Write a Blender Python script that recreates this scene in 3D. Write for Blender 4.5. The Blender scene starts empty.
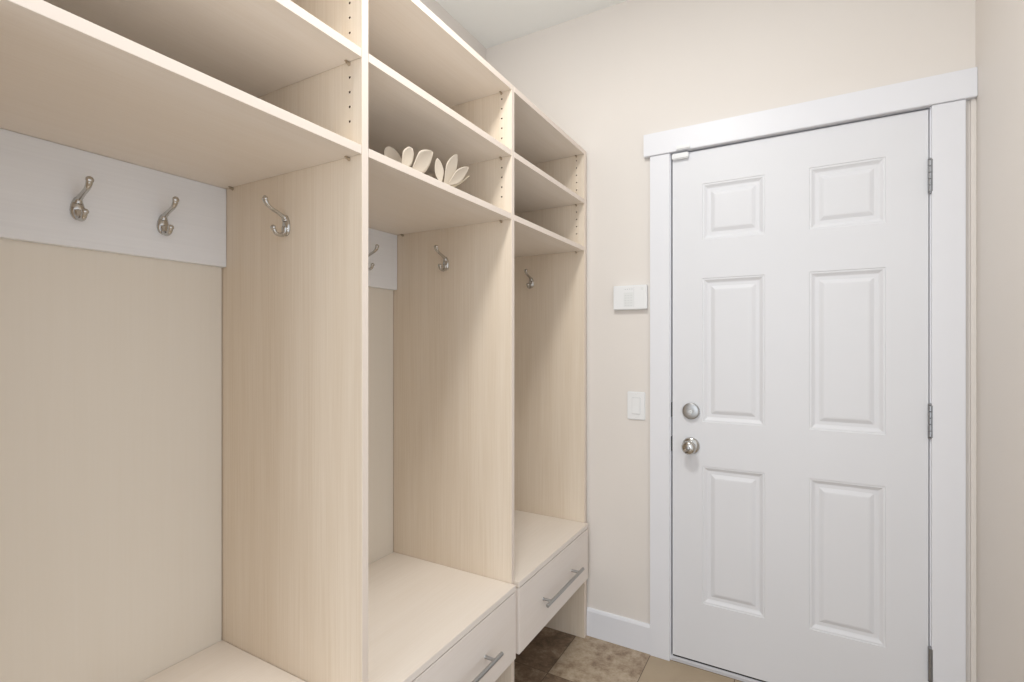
import bpy, bmesh, math, random
from mathutils import Vector, Matrix

SC = bpy.context.scene
COL = SC.collection

# ------------------------------------------------------------------ camera
cam_d = bpy.data.cameras.new('camera')
cam = bpy.data.objects.new('camera', cam_d)
COL.objects.link(cam)
cam.location = (0.0, 0.0, 1.2871)
cam.rotation_euler = (math.pi / 2, 0.0, 0.5168)
cam_d.sensor_width = 36.0
cam_d.lens = 503.83 / 1024 * 36.0
cam_d.shift_y = 2.78 / 1024
cam_d.clip_start = 0.02
SC.camera = cam

# ------------------------------------------------------------------ light
W = bpy.data.worlds.new('daylight')
SC.world = W
W.use_nodes = True
bg = W.node_tree.nodes['Background']
bg.inputs['Color'].default_value = (0.93, 0.95, 0.99, 1)
bg.inputs['Strength'].default_value = 1.12


def area_light(name, loc, size, energy, colour, rot=(0, 0, 0), size_y=None):
    d = bpy.data.lights.new(name, 'AREA')
    d.energy = energy
    d.color = colour
    d.size = size
    if size_y:
        d.shape = 'RECTANGLE'
        d.size_y = size_y
    else:
        d.shape = 'DISK'
    o = bpy.data.objects.new(name, d)
    COL.objects.link(o)
    o.location = loc
    o.rotation_euler = rot
    return o


area_light('ceiling_lamp_light', (-0.43, 0.75, 2.725), 0.30, 18.0, (1.0, 0.995, 0.965))
area_light('hall_window_light', (-0.05, -2.3, 1.15), 0.9, 19.0, (0.86, 0.94, 1.0), (math.pi / 2, 0, 0), 1.6)

SC.view_settings.view_transform = 'Standard'
SC.view_settings.look = 'None'
SC.view_settings.gamma = 1.0
SC.view_settings.use_curve_mapping = False
SC.view_settings.exposure = 0.0


# ------------------------------------------------------------------ materials
def srgb(r, g, b):
    def f(c):
        c /= 255.0
        return c / 12.92 if c <= 0.04045 else ((c + 0.055) / 1.055) ** 2.4
    return (f(r), f(g), f(b), 1.0)


def new_mat(name, rough=0.5, metal=0.0, spec=0.5):
    m = bpy.data.materials.new(name)
    m.use_nodes = True
    nt = m.node_tree
    b = nt.nodes['Principled BSDF']
    b.inputs['Roughness'].default_value = rough
    b.inputs['Metallic'].default_value = metal
    b.inputs['Specular IOR Level'].default_value = spec
    return m, nt, b


def paint(name, colour, rough=0.5, bump=0.0, bscale=300.0, spec=0.4, metal=0.0):
    """Plain coat with a faint unevenness in tone and an optional fine bump."""
    m, nt, b = new_mat(name, rough, metal, spec)
    tc = nt.nodes.new('ShaderNodeTexCoord')
    n = nt.nodes.new('ShaderNodeTexNoise')
    n.inputs['Scale'].default_value = 2.3
    n.inputs['Detail'].default_value = 3
    nt.links.new(tc.outputs['Object'], n.inputs['Vector'])
    r = nt.nodes.new('ShaderNodeMix')
    r.data_type = 'RGBA'
    r.inputs['A'].default_value = tuple(c * 0.975 for c in colour[:3]) + (1,)
    r.inputs['B'].default_value = tuple(min(1, c * 1.02) for c in colour[:3]) + (1,)
    nt.links.new(n.outputs['Fac'], r.inputs['Factor'])
    nt.links.new(r.outputs['Result'], b.inputs['Base Color'])
    if bump:
        n2 = nt.nodes.new('ShaderNodeTexNoise')
        n2.inputs['Scale'].default_value = bscale
        n2.inputs['Detail'].default_value = 4
        nt.links.new(tc.outputs['Object'], n2.inputs['Vector'])
        bp = nt.nodes.new('ShaderNodeBump')
        bp.inputs['Strength'].default_value = bump
        bp.inputs['Distance'].default_value = 0.002
        nt.links.new(n2.outputs['Fac'], bp.inputs['Height'])
        nt.links.new(bp.outputs['Normal'], b.inputs['Normal'])
    return m


def wood(name, light, dark, axis='Z', rough=0.45, contrast=1.0, spec=0.35):
    """Pale melamine with fine straight grain running along one axis."""
    m, nt, b = new_mat(name, rough, 0.0, spec)
    tc = nt.nodes.new('ShaderNodeTexCoord')

    def grain(along, across, detail):
        mp = nt.nodes.new('ShaderNodeMapping')
        sc = {'X': (along, across, across), 'Y': (across, along, across), 'Z': (across, across, along)}[axis]
        mp.inputs['Scale'].default_value = sc
        nt.links.new(tc.outputs['Object'], mp.inputs['Vector'])
        n = nt.nodes.new('ShaderNodeTexNoise')
        n.inputs['Scale'].default_value = 1.0
        n.inputs['Detail'].default_value = detail
        n.inputs['Roughness'].default_value = 0.6
        nt.links.new(mp.outputs['Vector'], n.inputs['Vector'])
        return n.outputs['Fac']
    a = grain(3.5, 210.0, 4)
    c = grain(1.2, 26.0, 2)
    mx = nt.nodes.new('ShaderNodeMath')
    mx.operation = 'MULTIPLY_ADD'
    mx.inputs[1].default_value = 0.6
    nt.links.new(a, mx.inputs[0])
    mul = nt.nodes.new('ShaderNodeMath')
    mul.operation = 'MULTIPLY'
    mul.inputs[1].default_value = 0.4
    nt.links.new(c, mul.inputs[0])
    nt.links.new(mul.outputs[0], mx.inputs[2])
    mr = nt.nodes.new('ShaderNodeMapRange')
    mr.inputs['From Min'].default_value = 0.5 - 0.22 / contrast
    mr.inputs['From Max'].default_value = 0.5 + 0.22 / contrast
    nt.links.new(mx.outputs[0], mr.inputs['Value'])
    r = nt.nodes.new('ShaderNodeMix')
    r.data_type = 'RGBA'
    r.inputs['A'].default_value = dark
    r.inputs['B'].default_value = light
    nt.links.new(mr.outputs['Result'], r.inputs['Factor'])
    nt.links.new(r.outputs['Result'], b.inputs['Base Color'])
    return m


def floor_mat():
    m, nt, b = new_mat('slate_tile', 0.42, 0.0, 0.4)
    L = nt.links.new
    geo = nt.nodes.new('ShaderNodeNewGeometry')
    T = 0.32
    mp = nt.nodes.new('ShaderNodeMapping')
    mp.inputs['Location'].default_value = (0.532 / T + 20, (-1.782) / T + 20, 0)
    mp.inputs['Scale'].default_value = (1 / T, 1 / T, 1 / T)
    L(geo.outputs['Position'], mp.inputs['Vector'])
    fl = nt.nodes.new('ShaderNodeVectorMath')
    fl.operation = 'FLOOR'
    L(mp.outputs['Vector'], fl.inputs[0])
    fr = nt.nodes.new('ShaderNodeVectorMath')
    fr.operation = 'FRACTION'
    L(mp.outputs['Vector'], fr.inputs[0])
    wn = nt.nodes.new('ShaderNodeTexWhiteNoise')
    wn.noise_dimensions = '2D'
    L(fl.outputs[0], wn.inputs['Vector'])
    dt = nt.nodes.new('ShaderNodeVectorMath')
    dt.operation = 'DOT_PRODUCT'
    dt.inputs[1].default_value = (0.75, 0.85, 0)
    L(fl.outputs[0], dt.inputs[0])
    da = nt.nodes.new('ShaderNodeMath')
    da.operation = 'ADD'
    da.inputs[1].default_value = 0.62
    L(dt.outputs['Value'], da.inputs[0])
    tv = nt.nodes.new('ShaderNodeMath')
    tv.operation = 'FRACT'
    L(da.outputs[0], tv.inputs[0])
    # stone clouds, different in every tile
    off = nt.nodes.new('ShaderNodeVectorMath')
    off.operation = 'MULTIPLY_ADD'
    off.inputs[1].default_value = (7.3, 7.3, 7.3)
    L(wn.outputs['Color'], off.inputs[0])
    L(geo.outputs['Position'], off.inputs[2])
    n1 = nt.nodes.new('ShaderNodeTexNoise')
    n1.inputs['Scale'].default_value = 6.5
    n1.inputs['Detail'].default_value = 8
    n1.inputs['Roughness'].default_value = 0.62
    n1.inputs['Distortion'].default_value = 0.5
    L(off.outputs[0], n1.inputs['Vector'])
    n2 = nt.nodes.new('ShaderNodeTexNoise')
    n2.inputs['Scale'].default_value = 30
    n2.inputs['Detail'].default_value = 6
    n2.inputs['Roughness'].default_value = 0.78
    L(off.outputs[0], n2.inputs['Vector'])
    mix = nt.nodes.new('ShaderNodeMath')
    mix.operation = 'MULTIPLY_ADD'
    mix.inputs[1].default_value = 0.48
    L(n2.outputs['Fac'], mix.inputs[0])
    m2 = nt.nodes.new('ShaderNodeMath')
    m2.operation = 'MULTIPLY'
    m2.inputs[1].default_value = 0.52
    L(n1.outputs['Fac'], m2.inputs[0])
    L(m2.outputs[0], mix.inputs[2])
    # per-tile lift
    ad = nt.nodes.new('ShaderNodeMath')
    ad.operation = 'MULTIPLY_ADD'
    ad.inputs[1].default_value = 0.125
    L(tv.outputs[0], ad.inputs[0])
    L(mix.outputs[0], ad.inputs[2])
    cr = nt.nodes.new('ShaderNodeValToRGB')
    e = cr.color_ramp.elements
    e[0].position = 0.42
    e[0].color = srgb(108, 90, 73)
    e[1].position = 0.74
    e[1].color = srgb(202, 187, 166)
    k = cr.color_ramp.elements.new(0.52)
    k.color = srgb(140, 119, 99)
    k = cr.color_ramp.elements.new(0.60)
    k.color = srgb(172, 153, 130)
    L(ad.outputs[0], cr.inputs['Fac'])
    # the plain buff tiles along the doorway (x beyond the seam beside the casing)
    sx = nt.nodes.new('ShaderNodeSeparateXYZ')
    L(fl.outputs[0], sx.inputs[0])
    gt = nt.nodes.new('ShaderNodeMath')
    gt.operation = 'GREATER_THAN'
    gt.inputs[1].default_value = 19.5
    L(sx.outputs['X'], gt.inputs[0])
    buff = nt.nodes.new('ShaderNodeMix')
    buff.data_type = 'RGBA'
    buff.inputs['A'].default_value = srgb(166, 148, 124)
    buff.inputs['B'].default_value = srgb(188, 170, 145)
    L(n1.outputs['Fac'], buff.inputs['Factor'])
    sel = nt.nodes.new('ShaderNodeMix')
    sel.data_type = 'RGBA'
    L(gt.outputs[0], sel.inputs['Factor'])
    L(cr.outputs['Color'], sel.inputs['A'])
    L(buff.outputs['Result'], sel.inputs['B'])
    # grout lines
    sf = nt.nodes.new('ShaderNodeSeparateXYZ')
    L(fr.outputs[0], sf.inputs[0])

    def edge(out):
        a = nt.nodes.new('ShaderNodeMath')
        a.operation = 'SUBTRACT'
        a.inputs[1].default_value = 0.5
        L(out, a.inputs[0])
        c = nt.nodes.new('ShaderNodeMath')
        c.operation = 'ABSOLUTE'
        L(a.outputs[0], c.inputs[0])
        return c.outputs[0]
    mxx = nt.nodes.new('ShaderNodeMath')
    mxx.operation = 'MAXIMUM'
    L(edge(sf.outputs['X']), mxx.inputs[0])
    L(edge(sf.outputs['Y']), mxx.inputs[1])
    g = nt.nodes.new('ShaderNodeMapRange')
    g.inputs['From Min'].default_value = 0.4935
    g.inputs['From Max'].default_value = 0.4975
    L(mxx.outputs[0], g.inputs['Value'])
    fin = nt.nodes.new('ShaderNodeMix')
    fin.data_type = 'RGBA'
    fin.inputs['B'].default_value = srgb(96, 80, 64)
    L(g.outputs['Result'], fin.inputs['Factor'])
    L(sel.outputs['Result'], fin.inputs['A'])
    L(fin.outputs['Result'], b.inputs['Base Color'])
    bp = nt.nodes.new('ShaderNodeBump')
    bp.inputs['Strength'].default_value = 0.25
    bp.inputs['Distance'].default_value = 0.003
    L(mix.outputs[0], bp.inputs['Height'])
    L(bp.outputs['Normal'], b.inputs['Normal'])
    return m


M_WALL = paint('wall_paint', srgb(233, 227, 221), 0.6, 0.04, 260)
M_CEIL = paint('ceiling_paint', srgb(244, 246, 245), 0.8, 0.05, 180)
M_TRIM = paint('trim_paint', srgb(236, 237, 242), 0.38, 0.0)
M_DOOR = paint('door_paint', srgb(230, 231, 235), 0.42, 0.015, 500)
M_FLOOR = floor_mat()
W_L, W_D = srgb(238, 225, 208), srgb(222, 205, 183)
M_WOODZ = wood('pale_maple_upright', W_L, W_D, 'Z')
M_WOODY = wood('pale_maple_level', srgb(241, 232, 222), srgb(233, 222, 209), 'Y', contrast=0.8)
M_BACK = wood('pale_back_board', srgb(234, 227, 216), srgb(230, 222, 209), 'Z', contrast=0.6)
M_EDGE = paint('cream_edge_band', srgb(230, 217, 205), 0.4)
M_FRONT = wood('pale_maple_front', srgb(239, 232, 226), srgb(232, 223, 215), 'Y', contrast=0.8)
M_RAIL = wood('whitewashed_rail', srgb(246, 247, 249), srgb(232, 233, 236), 'Y', contrast=0.6)
M_NICKEL = paint('polished_nickel', srgb(196, 194, 190), 0.16, metal=1.0)
M_SATIN = paint('satin_nickel', srgb(174, 174, 174), 0.36, metal=1.0)
M_HINGE = paint('dull_hinge_nickel', srgb(160, 161, 164), 0.35, metal=1.0)
M_PLASTIC = paint('white_plastic', srgb(240, 241, 242), 0.35)
M_PLASTIC2 = paint('pale_grey_plastic', srgb(232, 234, 234), 0.4)
M_MARK = paint('grey_print_and_gap_shade', srgb(206, 208, 210), 0.5)
M_DARK = paint('dark_gap_shade_and_plates', srgb(52, 50, 50), 0.7)  # shade in the door gaps put in as dark colour; also the strike plates
M_PIN = paint('shelf_pin_metal', srgb(176, 158, 134), 0.4, metal=0.0)
M_HOLE = paint('hole_core', srgb(96, 76, 56), 0.8)
M_PETAL = paint('petal_cloth', srgb(210, 198, 182), 0.7, 0.05, 120)
M_STEM = paint('flower_stem', srgb(206, 194, 170), 0.7)
M_SILL = paint('sill_metal', srgb(206, 206, 210), 0.45)

# ------------------------------------------------------------------ mesh tools
ORG = {}


def link(name, me, mats, parent=None, origin=None, smooth=False):
    """Link a mesh built in world coordinates as one object under its thing."""
    vs = [v.co for v in me.vertices]
    if origin is None:
        lo = Vector((min(v.x for v in vs), min(v.y for v in vs), min(v.z for v in vs)))
        hi = Vector((max(v.x for v in vs), max(v.y for v in vs), max(v.z for v in vs)))
        origin = (lo + hi) / 2
    origin = Vector(origin)
    me.transform(Matrix.Translation(-origin))
    if smooth:
        for p in me.polygons:
            p.use_smooth = True
    o = bpy.data.objects.new(name, me)
    COL.objects.link(o)
    for m in (mats if isinstance(mats, (list, tuple)) else [mats]):
        me.materials.append(m)
    if parent is not None:
        o.parent = parent
        o.location = origin - ORG[parent.name]
    else:
        o.location = origin
    ORG[o.name] = origin
    return o


def bm_box(bm, lo, hi, mat=0):
    ps = [(x, y, z) for x in (lo[0], hi[0]) for y in (lo[1], hi[1]) for z in (lo[2], hi[2])]
    v = [bm.verts.new(p) for p in ps]
    fs = []
    for idx in ((0, 1, 3, 2), (4, 6, 7, 5), (0, 4, 5, 1), (2, 3, 7, 6), (0, 2, 6, 4), (1, 5, 7, 3)):
        f = bm.faces.new([v[i] for i in idx])
        f.material_index = mat
        fs.append(f)
    return v, fs


def bevel(bm, w, seg=2, geom=None):
    es = geom if geom is not None else [e for e in bm.edges]
    bmesh.ops.bevel(bm, geom=es, offset=w, segments=seg, affect='EDGES', clamp_overlap=True)


def to_mesh(bm, name):
    bmesh.ops.recalc_face_normals(bm, faces=bm.faces[:])
    me = bpy.data.meshes.new(name)
    bm.to_mesh(me)
    bm.free()
    return me


def box(name, lo, hi, mats, parent=None, bv=0.0, seg=2, face_mat=None):
    bm = bmesh.new()
    bm_box(bm, lo, hi)
    if face_mat:
        bmesh.ops.recalc_face_normals(bm, faces=bm.faces[:])
        for f in bm.faces:
            f.material_index = face_mat(f.normal)
    if bv:
        bevel(bm, bv, seg)
    return link(name, to_mesh(bm, name), mats, parent)


def prism(bm, pts, axis, a, b, mat=0):
    """Extrude a closed 2D outline along an axis from a to b."""
    def p3(p, t):
        return {'X': (t, p[0], p[1]), 'Y': (p[0], t, p[1]), 'Z': (p[0], p[1], t)}[axis]
    A = [bm.verts.new(p3(p, a)) for p in pts]
    B = [bm.verts.new(p3(p, b)) for p in pts]
    n = len(pts)
    fs = [bm.faces.new(A), bm.faces.new(list(reversed(B)))]
    for i in range(n):
        fs.append(bm.faces.new([A[i], B[i], B[(i + 1) % n], A[(i + 1) % n]]))
    for f in fs:
        f.material_index = mat
    return fs


def catmull(pts, n=6):
    P = [Vector(p) for p in pts]
    P = [2 * P[0] - P[1]] + P + [2 * P[-1] - P[-2]]
    out = []
    for i in range(1, len(P) - 2):
        for k in range(n):
            t = k / n
            out.append(0.5 * ((2 * P[i]) + (P[i + 1] - P[i - 1]) * t + (2 * P[i - 1] - 5 * P[i] + 4 * P[i + 1] - P[i + 2]) * t * t
                              + (-P[i - 1] + 3 * P[i] - 3 * P[i + 1] + P[i + 2]) * t ** 3))
    out.append(P[-2])
    return out


def bm_tube(bm, pts, radii, n=10, smooth_n=6, flat=1.0, ref=(1, 0, 0), mat=0):
    """Sweep a round or flattened section along a smooth path; capped both ends."""
    path = catmull(pts, smooth_n) if smooth_n else [Vector(p) for p in pts]
    R = []
    m = len(pts) - 1
    for i in range(len(path)):
        t = i / (len(path) - 1) * m
        k = min(int(t), m - 1)
        R.append(radii[k] + (radii[k + 1] - radii[k]) * (t - k))
    rings = []
    ref = Vector(ref)
    for i, p in enumerate(path):
        d = (path[min(i + 1, len(path) - 1)] - path[max(i - 1, 0)]).normalized()
        s = (ref - d * ref.dot(d)).normalized()
        u = d.cross(s)
        rings.append([bm.verts.new(p + (s * math.cos(a) * flat + u * math.sin(a)) * R[i])
                      for a in [2 * math.pi * j / n for j in range(n)]])
    for a, b in zip(rings, rings[1:]):
        for j in range(n):
            f = bm.faces.new([a[j], a[(j + 1) % n], b[(j + 1) % n], b[j]])
            f.material_index = mat
    bm.faces.new(list(reversed(rings[0]))).material_index = mat
    bm.faces.new(rings[-1]).material_index = mat


def bm_ball(bm, c, r, sx=1, sy=1, sz=1, seg=14, ring=9):
    mt = Matrix.Translation(Vector(c)) @ Matrix.Diagonal((sx, sy, sz, 1))
    bmesh.ops.create_uvsphere(bm, u_segments=seg, v_segments=ring, radius=r, matrix=mt)


def bm_lathe(bm, c, axis, prof, n=32, mat=0):
    """Turned shape: prof is [(distance along axis, radius)], closed at both ends."""
    ax = Vector(axis).normalized()
    s = ax.orthogonal().normalized()
    u = ax.cross(s)
    c = Vector(c)
    rings = []
    for d, r in prof:
        rings.append([bm.verts.new(c + ax * d + (s * math.cos(2 * math.pi * j / n) + u * math.sin(2 * math.pi * j / n)) * max(r, 1e-5))
                      for j in range(n)])
    for a, b in zip(rings, rings[1:]):
        for j in range(n):
            bm.faces.new([a[j], a[(j + 1) % n], b[(j + 1) % n], b[j]]).material_index = mat
    bm.faces.new(list(reversed(rings[0]))).material_index = mat
    bm.faces.new(rings[-1]).material_index = mat


def struct(o):
    o['kind'] = 'structure'
    return o


def thing(name, label, cat, loc):
    o = bpy.data.objects.new(name, None)
    COL.objects.link(o)
    o.location = loc
    o.empty_display_size = 0.1
    o['label'] = label
    o['category'] = cat
    ORG[o.name] = Vector(loc)
    return o


def tag(o, label, cat, group=None):
    o['label'] = label
    o['category'] = cat
    if group:
        o['group'] = group
    return o


# ------------------------------------------------------------------ room shell
XL, XR, YW, HC = -1.345, 0.487, 2.109, 2.75       # left wall, right wall, door wall, ceiling
DX0, DX1 = -0.445, 0.370                          # door slab
JX0, JX1, JZ = -0.4505, 0.3728, 2.060               # inside faces of the jamb
ZB, ZT = 0.026, 2.054                             # slab bottom and top
RX, RY = 0.85, -1.3                                # how far the floor runs to the right and behind

struct(box('floor', (XL - 0.1, RY, -0.08), (RX, YW + 0.3, 0.0), M_FLOOR))
struct(box('ceiling', (XL - 0.1, RY, HC), (RX, YW + 0.3, HC + 0.1), M_CEIL))
struct(box('wall_left', (XL - 0.1, RY, 0), (XL, YW + 0.12, HC), M_WALL))
struct(box('wall_right', (XR, 0.95, 0), (XR + 0.12, YW + 0.12, HC), M_WALL))
bm = bmesh.new()
bm_box(bm, (XL, YW, 0), (JX0 - 0.018, YW + 0.12, HC))
bm_box(bm, (JX1 + 0.018, YW, 0), (XR, YW + 0.12, HC))
bm_box(bm, (JX0 - 0.018, YW, JZ + 0.018), (JX1 + 0.018, YW + 0.12, HC))
struct(link('wall_back', to_mesh(bm, 'wall_back'), M_WALL))

# jamb with door stop, threshold
bm = bmesh.new()
bm_box(bm, (JX0 - 0.018, YW - 0.004, 0), (JX0, YW + 0.12, JZ))
bm_box(bm, (JX1, YW - 0.004, 0), (JX1 + 0.018, YW + 0.12, JZ))
bm_box(bm, (JX0 - 0.018, YW - 0.004, JZ), (JX1 + 0.018, YW + 0.12, JZ + 0.018))
struct(link('trim_1', to_mesh(bm, 'jamb'), M_TRIM))
bm = bmesh.new()
bm_box(bm, (JX0, YW + 0.0425, 0.02), (JX0 + 0.012, YW + 0.075, JZ))
bm_box(bm, (JX1 - 0.012, YW + 0.0425, 0.02), (JX1, YW + 0.075, JZ))
bm_box(bm, (JX0 + 0.012, YW + 0.0425, JZ - 0.012), (JX1 - 0.012, YW + 0.075, JZ))
bm_box(bm, (JX0 + 0.012, YW + 0.0425, 0.0205), (JX1 - 0.012, YW + 0.05, 0.036))
struct(link('trim_2', to_mesh(bm, 'door_stop'), M_DARK))
# casing: two legs, and the wider, thicker head across them
CY = 2.091
struct(box('trim_3', (-0.533, CY, 0), (-0.4535, YW, JZ), M_TRIM, bv=0.0012))
struct(box('trim_4', (0.3762, CY, 0), (0.460, YW, JZ), M_TRIM, bv=0.0012))
struct(box('trim_5', (-0.558, 2.084, JZ + 0.0005), (XR - 0.0005, YW, 2.152), M_TRIM, bv=0.0015))
# caulked filler strip in the corner beside the right casing
struct(box('trim_6', (0.474, 2.100, 0), (XR, YW, JZ), M_WALL, bv=0.001))
# door sill
bm = bmesh.new()
prism(bm, [(YW - 0.004, 0.0), (YW - 0.004, 0.011), (YW + 0.004, 0.018), (YW + 0.12, 0.020), (YW + 0.12, 0.0)], 'X', JX0, JX1)
struct(link('trim_7', to_mesh(bm, 'sill'), M_SILL))


def baseboard(name, lo, hi, axis):
    bm = bmesh.new()
    t, h = 0.012, 0.120
    if axis == 'X':      # runs along x, against the door wall
        prism(bm, [(YW, 0), (YW - t, 0), (YW - t, h - 0.012), (YW - t + 0.004, h - 0.003), (YW - 0.004, h), (YW, h)], 'X', lo, hi)
    else:                # runs along y, against the right wall
        prism(bm, [(XR, 0), (XR - t, 0), (XR - t, h - 0.012), (XR - t + 0.004, h - 0.003), (XR - 0.004, h), (XR, h)], 'Y', lo, hi)
    return struct(link(name, to_mesh(bm, name), M_TRIM))


baseboard('baseboard_back', -0.8125, -0.5335, 'X')
baseboard('baseboard_right', 0.95, 2.088, 'Y')


# ------------------------------------------------------------------ six panel door
def door_slab():
    bm = bmesh.new()
    yf = YW - 0.004                                     # room side face
    xs = [DX0, -0.330, -0.109, 0.034, 0.257, DX1]
    zs = [ZB, 0.260, 0.804, 0.979, 1.546, 1.697, 1.920, ZT]
    cells = {}

    def V(x, y, z):
        k = (round(x, 5), round(y, 5), round(z, 5))
        if k not in cells:
            cells[k] = bm.verts.new((x, y, z))
        return cells[k]
    for i in range(5):
        for j in range(7):
            x0, x1, z0, z1 = xs[i], xs[i + 1], zs[j], zs[j + 1]
            if i in (1, 3) and j in (1, 3, 5):
                # moulded panel: a small quirk, an ovolo down, a flat ground, a raised field
                prof = [(0, 0), (0.0015, 0.0022), (0.006, 0.0022), (0.008, 0.0030), (0.014, 0.0075), (0.019, 0.0100), (0.031, 0.0100),
                        (0.035, 0.0080), (0.044, 0.0035), (0.049, 0.0028)]
                rings = []
                for d, dep in prof:
                    rings.append([V(x0 + d, yf + dep, z0 + d), V(x1 - d, yf + dep, z0 + d),
                                  V(x1 - d, yf + dep, z1 - d), V(x0 + d, yf + dep, z1 - d)])
                for a, b in zip(rings, rings[1:]):
                    for k in range(4):
                        bm.faces.new([a[k], a[(k + 1) % 4], b[(k + 1) % 4], b[k]])
                bm.faces.new(rings[-1])
            else:
                bm.faces.new([V(x0, yf, z0), V(x1, yf, z0), V(x1, yf, z1), V(x0, yf, z1)])
    yb = yf + 0.044
    c = [V(DX0, yb, ZB), V(DX1, yb, ZB), V(DX1, yb, ZT), V(DX0, yb, ZT)]
    bm.faces.new(list(reversed(c)))
    bt = [V(x, yf, ZB) for x in xs]
    bm.faces.new(bt + [c[1], c[0]])
    tp = [V(x, yf, ZT) for x in xs]
    bm.faces.new(tp + [c[2], c[3]])
    lf = [V(DX0, yf, z) for z in zs]
    bm.faces.new(lf + [c[3], c[0]])
    rt = [V(DX1, yf, z) for z in zs]
    bm.faces.new(rt + [c[2], c[1]])
    return to_mesh(bm, 'door')


door = struct(link('door_1', door_slab(), M_DOOR, origin=(DX1, YW, ZB)))
YD = YW - 0.004
box('door_gap_shade', (DX0 + 0.001, YD + 0.004, 0.0185), (DX1 - 0.001, YD + 0.038, ZB + 0.001), M_DARK, door)  # dark strip added as the shade in the gap below the slab
# deadbolt: turned rose with a small thumb turn
bm = bmesh.new()
bm_lathe(bm, (-0.372, YD, 1.019), (0, -1, 0), [(0, 0.0325), (0.0105, 0.0325), (0.0128, 0.0318), (0.0138, 0.0300), (0.0145, 0.0280), (0.0150, 0.012), (0.0150, 0)])
db = link('deadbolt', to_mesh(bm, 'deadbolt'), M_SATIN, door, smooth=True)
db['label'] = 'round satin nickel deadbolt above the door knob'
bm = bmesh.new()
bm_lathe(bm, (-0.372, YD - 0.0145, 1.019), (0, -1, 0), [(0, 0.010), (0.004, 0.009), (0.004, 0)])
bm_box(bm, (-0.3745, YD - 0.0225, 1.008), (-0.3695, YD - 0.0185, 1.027))
link('keyhole', to_mesh(bm, 'keyhole'), M_NICKEL, db)
# knob
bm = bmesh.new()
bm_lathe(bm, (-0.373, YD, 0.880), (0, -1, 0), [(0, 0.0335), (0.004, 0.0335), (0.009, 0.029), (0.011, 0.018), (0.013, 0.0125), (0.027, 0.0115),
                                              (0.031, 0.016), (0.036, 0.023), (0.043, 0.027), (0.050, 0.0275), (0.057, 0.0245), (0.062, 0.018), (0.0635, 0.010), (0.0635, 0)])
kn = link('door_knob', to_mesh(bm, 'door_knob'), M_NICKEL, door, smooth=True)
kn['label'] = 'round polished nickel door knob'
bm = bmesh.new()
bm_lathe(bm, (-0.373, YD - 0.0625, 0.880), (0, -1, 0), [(0, 0.0095), (0.0035, 0.009), (0.005, 0.006), (0.005, 0)], n=20)
link('lock_button', to_mesh(bm, 'lock_button'), M_SATIN, kn, smooth=True)
# latch and strike showing in the gap
for z in (1.019, 0.880):
    bm = bmesh.new()
    bm_box(bm, (JX0 - 0.0002, YD - 0.001, z - 0.030), (JX0 + 0.0014, YD + 0.028, z + 0.030))
    link('strike_plate', to_mesh(bm, 'strike_plate'), M_DARK, door)
# three butt hinges, five knuckles each
for z0 in (1.782, 0.983, 0.192):
    bm = bmesh.new()
    L = 0.104
    for k in range(5):
        bm_lathe(bm, (0.3735, YD - 0.0065, z0 + k * L / 5 + 0.0006), (0, 0, 1),
                 [(0, 0.0056), (0.0006, 0.0064), (L / 5 - 0.0018, 0.0064), (L / 5 - 0.0012, 0.0056)], n=16)
    bm_lathe(bm, (0.3735, YD - 0.0065, z0 + L), (0, 0, 1), [(0, 0.004), (0.001, 0.0068), (0.004, 0.0062), (0.006, 0.003)], n=16)
    bm_lathe(bm, (0.3735, YD - 0.0065, z0 - 0.006), (0, 0, 1), [(0, 0.003), (0.002, 0.0062), (0.005, 0.0068), (0.006, 0.004)], n=16)
    bm_box(bm, (0.3703, YD - 0.0050, z0), (0.3713, YD + 0.030, z0 + L))
    bm_box(bm, (0.3750, YD - 0.0150, z0), (0.3785, YD - 0.0005, z0 + L))
    h = link('hinge', to_mesh(bm, 'hinge'), M_HINGE, door)
    h['label'] = 'dull nickel butt hinge'

# ------------------------------------------------------------------ lockers
XF, XK = -0.812, -1.322            # front edges and back board face
T = 0.019
PY = [0.132, 0.779, 1.426, 2.069]  # near faces of the four upright panels
Z1, Z2, ZTOP, ZS = 1.712, 1.919, 2.134, 0.506
XB = -0.795                        # front of bench and drawers
DB, DT = 0.268, 0.484              # drawer front, bottom and top

locker = thing('mudroom_locker', 'tall pale maple built-in locker with open bays, shelves, hooks and drawers along left wall',
               'locker', (-1.07, 1.11, 0.0))


def front_edge(n):
    return 1 if n.x > 0.9 else 0


HOLE_Z = [2.093, 2.061, 2.029, 1.997, 1.964, 1.867, 1.835, 1.803, 1.771]


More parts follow.
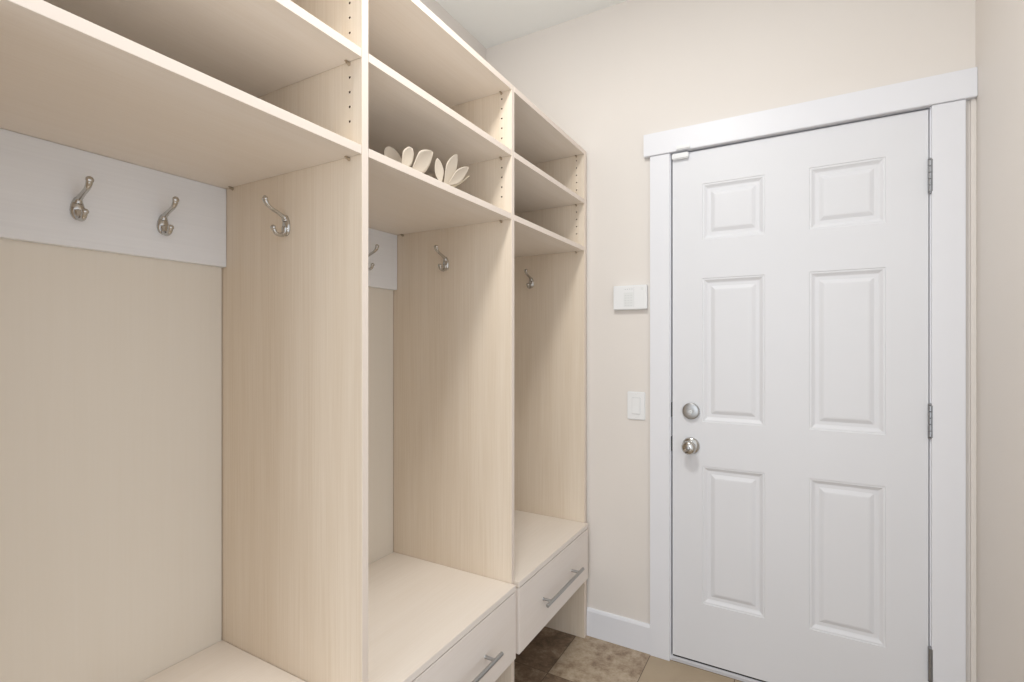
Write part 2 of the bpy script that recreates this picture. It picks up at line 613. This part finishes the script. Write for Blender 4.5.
def upright(y0, holes):
    bm = bmesh.new()
    bm_box(bm, (XK - 0.006, y0, 0.0), (XF, y0 + T, ZTOP))
    bmesh.ops.recalc_face_normals(bm, faces=bm.faces[:])
    for f in bm.faces:
        f.material_index = front_edge(f.normal)
    bevel(bm, 0.0008, 1)
    me = to_mesh(bm, 'side_panel')
    o = link('side_panel', me, [M_WOODZ, M_EDGE, M_HOLE], locker)
    if holes:
        cb = bmesh.new()
        for z in HOLE_Z:
            for x in (-0.849, -1.275):
                bm_lathe(cb, (x, y0 - 0.002, z), (0, 1, 0), [(0, 0.0028), (0.012, 0.0028)], n=10, mat=2)
        cme = to_mesh(cb, 'cutter')
        for m in (M_WOODZ, M_EDGE, M_HOLE):
            cme.materials.append(m)
        c = bpy.data.objects.new('cutter', cme)
        COL.objects.link(c)
        md = o.modifiers.new('drill', 'BOOLEAN')
        md.object = c
        md.operation = 'DIFFERENCE'
        md.solver = 'EXACT'
        # world position of the parented panel has to be known before evaluating
        bpy.context.view_layer.update()
        dg = bpy.context.evaluated_depsgraph_get()
        nm = bpy.data.meshes.new_from_object(o.evaluated_get(dg))
        o.modifiers.clear()
        o.data = nm
        bpy.data.objects.remove(c)
    return o


panels = [upright(y, i > 0) for i, y in enumerate(PY)]
box('filler_strip', (-0.826, PY[3] + T + 0.0006, 0.0), (XF - 0.001, YW - 0.0125, ZTOP), M_EDGE, locker, bv=0.0006)


def make_hook():
    """Double coat hook: pear shaped plate, long upper arm with a flattened tip, short lower arm. Plate on y=0, arms towards -y."""
    bm = bmesh.new()
    n = 28
    rings = []
    for s, d in ((1.0, 0.0), (1.0, 0.0022), (0.86, 0.0050), (0.55, 0.0070), (0.2, 0.0078)):
        ring = []
        for j in range(n):
            a = 2 * math.pi * j / n
            z = 0.0245 * math.sin(a)
            w = 0.0125 * (1.0 - 0.25 * (z / 0.0245))
            ring.append(bm.verts.new((w * math.cos(a) * s, -d, -0.0145 + z * s)))
        rings.append(ring)
    bm.faces.new(rings[0])
    for a, b in zip(rings, rings[1:]):
        for j in range(n):
            bm.faces.new([a[j], b[j], b[(j + 1) % n], a[(j + 1) % n]])
    bm.faces.new(list(reversed(rings[-1])))
    bm_tube(bm, [(0, -0.004, -0.004), (0, -0.008, 0.004), (0, -0.024, 0.0115), (0, -0.042, 0.0185), (0, -0.052, 0.026), (0, -0.0565, 0.035)],
            [0.0068, 0.0052, 0.0042, 0.0042, 0.0048, 0.0052], flat=1.25)
    bm_ball(bm, (0, -0.0568, 0.036), 0.0066, 1.15, 0.8, 1.1)
    bm_tube(bm, [(0, -0.004, -0.020), (0, -0.008, -0.033), (0, -0.018, -0.0395), (0, -0.030, -0.0365), (0, -0.0355, -0.027)],
            [0.0075, 0.0060, 0.0046, 0.0042, 0.0046], flat=1.2)
    bm_ball(bm, (0, -0.036, -0.0255), 0.0062, 1.1, 0.9, 1.0)
    for z in (-0.001, -0.0270):
        bm_ball(bm, (0, -0.0062, z), 0.003, 1, 0.5, 1, 10, 6)
    me = to_mesh(bm, 'coat_hook')
    for p in me.polygons:
        p.use_smooth = True
    me.materials.append(M_NICKEL)
    return me


HOOK = make_hook()


def hook(parent, loc, rz):
    o = bpy.data.objects.new('coat_hook', HOOK)
    COL.objects.link(o)
    o.parent = parent
    o.location = Vector(loc) - ORG[parent.name]
    o.rotation_euler = (0, 0, rz)
    o['label'] = 'polished nickel double coat hook'
    return o


def shelf(y0, y1, z, pins=True, name='shelf'):
    s = box(name, (XK, y0, z - T), (XF, y1, z), [M_WOODY, M_EDGE], locker, bv=0.0006, seg=1, face_mat=front_edge)
    if pins:
        for x in (-0.850, -1.275):
            for y, d in ((y0, 1), (y1, -1)):
                bm = bmesh.new()
                # little spoon pin: peg in the panel, tongue under the shelf
                bm_lathe(bm, (x, y, z - T - 0.0045), (0, d, 0), [(0, 0.0042), (0.003, 0.0030), (0.0045, 0.0022), (0.0085, 0.0022)], n=12)
                bm_box(bm, (x - 0.003, min(y, y + d * 0.011), z - T - 0.0020), (x + 0.003, max(y, y + d * 0.011), z - T - 0.0006))
                link('shelf_pin', to_mesh(bm, 'shelf_pin'), M_PIN, s)
    return s


def bar_pull(parent, yc, half, z):
    bm = bmesh.new()
    x = XB + 0.034
    bm_lathe(bm, (x, yc - half, z), (0, 1, 0), [(0, 0.0052), (0.0008, 0.006), (2 * half - 0.0008, 0.006), (2 * half, 0.0052)], n=18)
    for y in (yc - half + 0.038, yc + half - 0.038):
        bm_lathe(bm, (XB - 0.0004, y, z), (1, 0, 0), [(0, 0.0062), (0.003, 0.0048), (0.036, 0.0048)], n=14)
    h = link('handle', to_mesh(bm, 'handle'), M_SATIN, parent)
    for p in h.data.polygons:
        p.use_smooth = False
    h['label'] = 'satin nickel bar handle'
    return h


for i in range(3):
    y0, y1 = PY[i] + T, PY[i + 1]
    e = 0.0008
    box('back_panel', (XK - 0.006, y0 + 0.0024, 0.02), (XK, y1 - 0.0024, ZTOP), M_BACK, locker)
    rail = box('hook_rail', (XK + 0.0003, y0 + e, 1.488), (XK + T, y1 - e, Z1 - T - 0.0006), M_RAIL, locker, bv=0.0008, seg=1)
    rail['label'] = 'whitewashed board carrying the coat hooks'
    shelf(y0 + e, y1 - e, Z1)
    shelf(y0 + e, y1 - e, Z2)
    shelf(y0 + e, y1 - e, ZTOP, name='top_board')
    b = box('bench_seat', (XK + 0.0003, y0 + e, ZS - T), (XB, y1 - e, ZS), [M_WOODY, M_FRONT], locker, bv=0.0010, seg=2, face_mat=front_edge)
    # drawer: front board with a box behind it
    bm = bmesh.new()
    bm_box(bm, (XB - 0.0185, y0 + 0.002, DB), (XB, y1 - 0.002, DT))
    bevel(bm, 0.0010, 2)
    xa, xb, ya, yb, za, zb = XK + 0.06, XB - 0.0185, y0 + 0.014, y1 - 0.014, DB + 0.016, DT - 0.05
    bm_box(bm, (xa, ya, za), (xb, yb, za + 0.008))
    bm_box(bm, (xa, ya, za + 0.008), (xa + 0.014, yb, zb))
    bm_box(bm, (xa + 0.014, ya, za + 0.008), (xb, ya + 0.014, zb))
    bm_box(bm, (xa + 0.014, yb - 0.014, za + 0.008), (xb, yb, zb))
    dr = link('drawer', to_mesh(bm, 'drawer'), M_FRONT, locker)
    bar_pull(dr, (y0 + y1) / 2, 0.168, 0.372)
    if i == 0:
        for y in (0.464, 0.626):
            hook(rail, (XK + T, y, 1.583), math.pi / 2)
    if i == 1:
        hook(rail, (XK + T, 1.264, 1.583), math.pi / 2)
for k, x in ((1, -1.060), (2, -1.077), (3, -1.072)):
    hook(panels[k], (x, PY[k], 1.583), 0.0)


# ------------------------------------------------------------------ white flowers on the middle bay's shelf
def petal_bm(base, tip, width, bulge, tipness=0.55, facing=(1, 0, -0.35), thick=0.0012):
    """A cupped leaf shaped petal from base to tip, thick enough to have two sides."""
    base, tip = Vector(base), Vector(tip)
    ax = tip - base
    L = ax.length
    ax.normalize()
    f = Vector(facing)
    f = (f - ax * f.dot(ax)).normalized()
    s = ax.cross(f)
    bm = bmesh.new()
    NU, NV = 14, 8
    grid = {}
    for side in (0, 1):
        for i in range(NU + 1):
            t = i / NU
            w = width * 0.5 * (math.sin(math.pi * min(1, t ** 0.85 * 0.98 + 0.02)) ** tipness) * (0.35 + 0.65 * min(1, t * 2.2))
            for j in range(NV + 1):
                v = j / NV * 2 - 1
                cup = -bulge * (1 - v * v) * math.sin(math.pi * t) * 0.6 + 0.10 * L * (t * t - t) * -0.6
                grid[side, i, j] = bm.verts.new(base + ax * (L * t) + s * (v * w) + f * (cup + (thick if side else -thick) * 0.5))
    for i in range(NU):
        for j in range(NV):
            a = [grid[1, i, j], grid[1, i + 1, j], grid[1, i + 1, j + 1], grid[1, i, j + 1]]
            b = [grid[0, i, j], grid[0, i, j + 1], grid[0, i + 1, j + 1], grid[0, i + 1, j]]
            bm.faces.new(a)
            bm.faces.new(b)
    for i in range(NU):
        for j in (0, NV):
            bm.faces.new([grid[0, i, j], grid[0, i + 1, j], grid[1, i + 1, j], grid[1, i, j]])
    for j in range(NV):
        for i in (0, NU):
            bm.faces.new([grid[0, i, j], grid[0, i, j + 1], grid[1, i, j + 1], grid[1, i, j]])
    return bm


def flower(label, centre, petals, stem=None):
    root = thing('artificial_flower', label, 'flower', (centre[0], centre[1], Z1))
    root['group'] = 'white flowers on the middle shelf'
    bm = bmesh.new()
    bm_lathe(bm, (centre[0], centre[1], Z1), (0, 0, 1), [(0, 0.010), (0.003, 0.016), (0.010, 0.018), (0.018, 0.013), (0.022, 0.004)], n=20)
    link('flower_base', to_mesh(bm, 'flower_base'), M_STEM, root, smooth=True)
    for p in petals:
        link('petal', to_mesh(petal_bm(*p), 'petal'), M_PETAL, root, smooth=True)
    if stem:
        bm = bmesh.new()
        bm_tube(bm, stem, [0.0028] * (len(stem) - 1) + [0.0014], n=8)
        link('stem', to_mesh(bm, 'stem'), M_STEM, root, smooth=True)
    return root


fx = -0.858
flower('white artificial flower on the middle bay shelf, nearer the left upright panel',
       (fx, 0.975, Z1),
       [((fx - 0.030, 0.972, 1.727), (fx - 0.048, 0.960, 1.790), 0.060, 0.006, 0.5),
        ((fx, 0.955, 1.726), (fx + 0.006, 0.988, 1.783), 0.046, 0.004, 0.5),
        ((fx, 0.990, 1.727), (fx + 0.008, 1.068, 1.800), 0.058, 0.005, 0.8),
        ((fx - 0.030, 0.985, 1.727), (fx - 0.085, 1.000, 1.775), 0.045, 0.010)])
flower('white artificial flower with narrow splayed petals, right of the other on the middle bay shelf',
       (fx, 1.128, Z1),
       [((fx, 1.112, 1.727), (fx + 0.008, 1.086, 1.790), 0.036, 0.004, 0.6),
        ((fx, 1.126, 1.727), (fx + 0.008, 1.178, 1.830), 0.056, 0.005, 0.75),
        ((fx + 0.006, 1.135, 1.731), (fx + 0.012, 1.230, 1.808), 0.040, 0.004, 0.75),
        ((fx - 0.022, 1.128, 1.727), (fx - 0.080, 1.150, 1.775), 0.045, 0.010)],
       stem=[(fx, 1.140, 1.724), (fx, 1.170, 1.738), (fx, 1.205, 1.758), (fx, 1.250, 1.790)])

# ------------------------------------------------------------------ things on the door wall
# alarm keypad
kx0, kx1, kz0, kz1 = -0.688, -0.545, 1.431, 1.533
pad = thing('alarm_keypad', 'white rectangular alarm keypad on the wall left of the door, above the light switch', 'alarm keypad', ((kx0 + kx1) / 2, YW, kz0))
bm = bmesh.new()
bm_box(bm, (kx0, YW - 0.022, kz0), (kx1, YW - 0.0002, kz1))
bevel(bm, 0.003, 3)
link('case', to_mesh(bm, 'case'), M_PLASTIC, pad)
bm = bmesh.new()
bm_box(bm, (kx0 + 0.046, YW - 0.0228, kz0 + 0.012), (kx0 + 0.086, YW - 0.0216, kz1 - 0.030))
link('button_field', to_mesh(bm, 'button_field'), M_PLASTIC2, pad)
bm = bmesh.new()
bm_box(bm, (kx0 + 0.0885, YW - 0.0226, kz0 + 0.010), (kx0 + 0.0895, YW - 0.0216, kz1 - 0.008))
for r in range(5):
    for c in range(3):
        x, z = kx0 + 0.050 + c * 0.012, kz0 + 0.017 + r * 0.0105
        bm_box(bm, (x, YW - 0.0233, z), (x + 0.008, YW - 0.0226, z + 0.0012))
for c in range(4):
    bm_box(bm, (kx0 + 0.050 + c * 0.0095, YW - 0.0226, kz1 - 0.0175), (kx0 + 0.055 + c * 0.0095, YW - 0.0216, kz1 - 0.0145))
link('printed_marks', to_mesh(bm, 'printed_marks'), M_MARK, pad)
bm = bmesh.new()
bm_lathe(bm, (kx1 - 0.019, YW - 0.0215, kz1 - 0.0165), (0, -1, 0), [(0, 0.006), (0.0012, 0.0055), (0.0012, 0.0)], n=20)
link('indicator', to_mesh(bm, 'indicator'), M_PLASTIC2, pad)

# rocker switch
sx0, sx1, sz0, sz1 = -0.632, -0.556, 0.967, 1.085
sw = thing('light_switch', 'white rocker light switch with plain plate left of the door', 'light switch', ((sx0 + sx1) / 2, YW, sz0))
bm = bmesh.new()
bm_box(bm, (sx0, YW - 0.0065, sz0), (sx1, YW - 0.0002, sz1))
bevel(bm, 0.003, 3)
link('cover_plate', to_mesh(bm, 'cover_plate'), M_PLASTIC, sw)
bm = bmesh.new()
xc, zc = (sx0 + sx1) / 2, (sz0 + sz1) / 2
fb = bmesh.new()
bm_box(fb, (xc - 0.0178, YW - 0.0070, zc - 0.0345), (xc + 0.0178, YW - 0.0060, zc + 0.0345))
link('rocker_gap_shade', to_mesh(fb, 'rocker_gap_shade'), M_MARK, sw)  # grey insert stands in for the shaded gap around the rocker
prism(bm, [(YW - 0.0066, zc - 0.033), (YW - 0.0105, zc - 0.033), (YW - 0.0085, zc), (YW - 0.0090, zc + 0.033), (YW - 0.0066, zc + 0.033)],
      'X', xc - 0.0165, xc + 0.0165)
link('rocker', to_mesh(bm, 'rocker'), M_PLASTIC, sw)
for z in (zc - 0.048, zc + 0.048):
    bm = bmesh.new()
    bm_lathe(bm, (xc, YW - 0.0063, z), (0, -1, 0), [(0, 0.003), (0.0010, 0.0027), (0.0013, 0.001)], n=14)
    link('screw', to_mesh(bm, 'screw'), M_PLASTIC2, sw)

# contact sensor at the top of the door
sen = thing('door_sensor', 'small white contact sensor at the top left corner of the door', 'sensor', (-0.405, YD, 2.036))
bm = bmesh.new()
bm_box(bm, (-0.4445, YD - 0.018, 2.030), (-0.380, YD - 0.0002, 2.053))
bevel(bm, 0.003, 3)
link('magnet_case', to_mesh(bm, 'magnet_case'), M_PLASTIC, sen)
bm = bmesh.new()
bm_box(bm, (-0.425, 2.084 - 0.010, 2.0615), (-0.372, 2.0838, 2.078))
bevel(bm, 0.003, 3)
link('switch_case', to_mesh(bm, 'switch_case'), M_PLASTIC, sen)
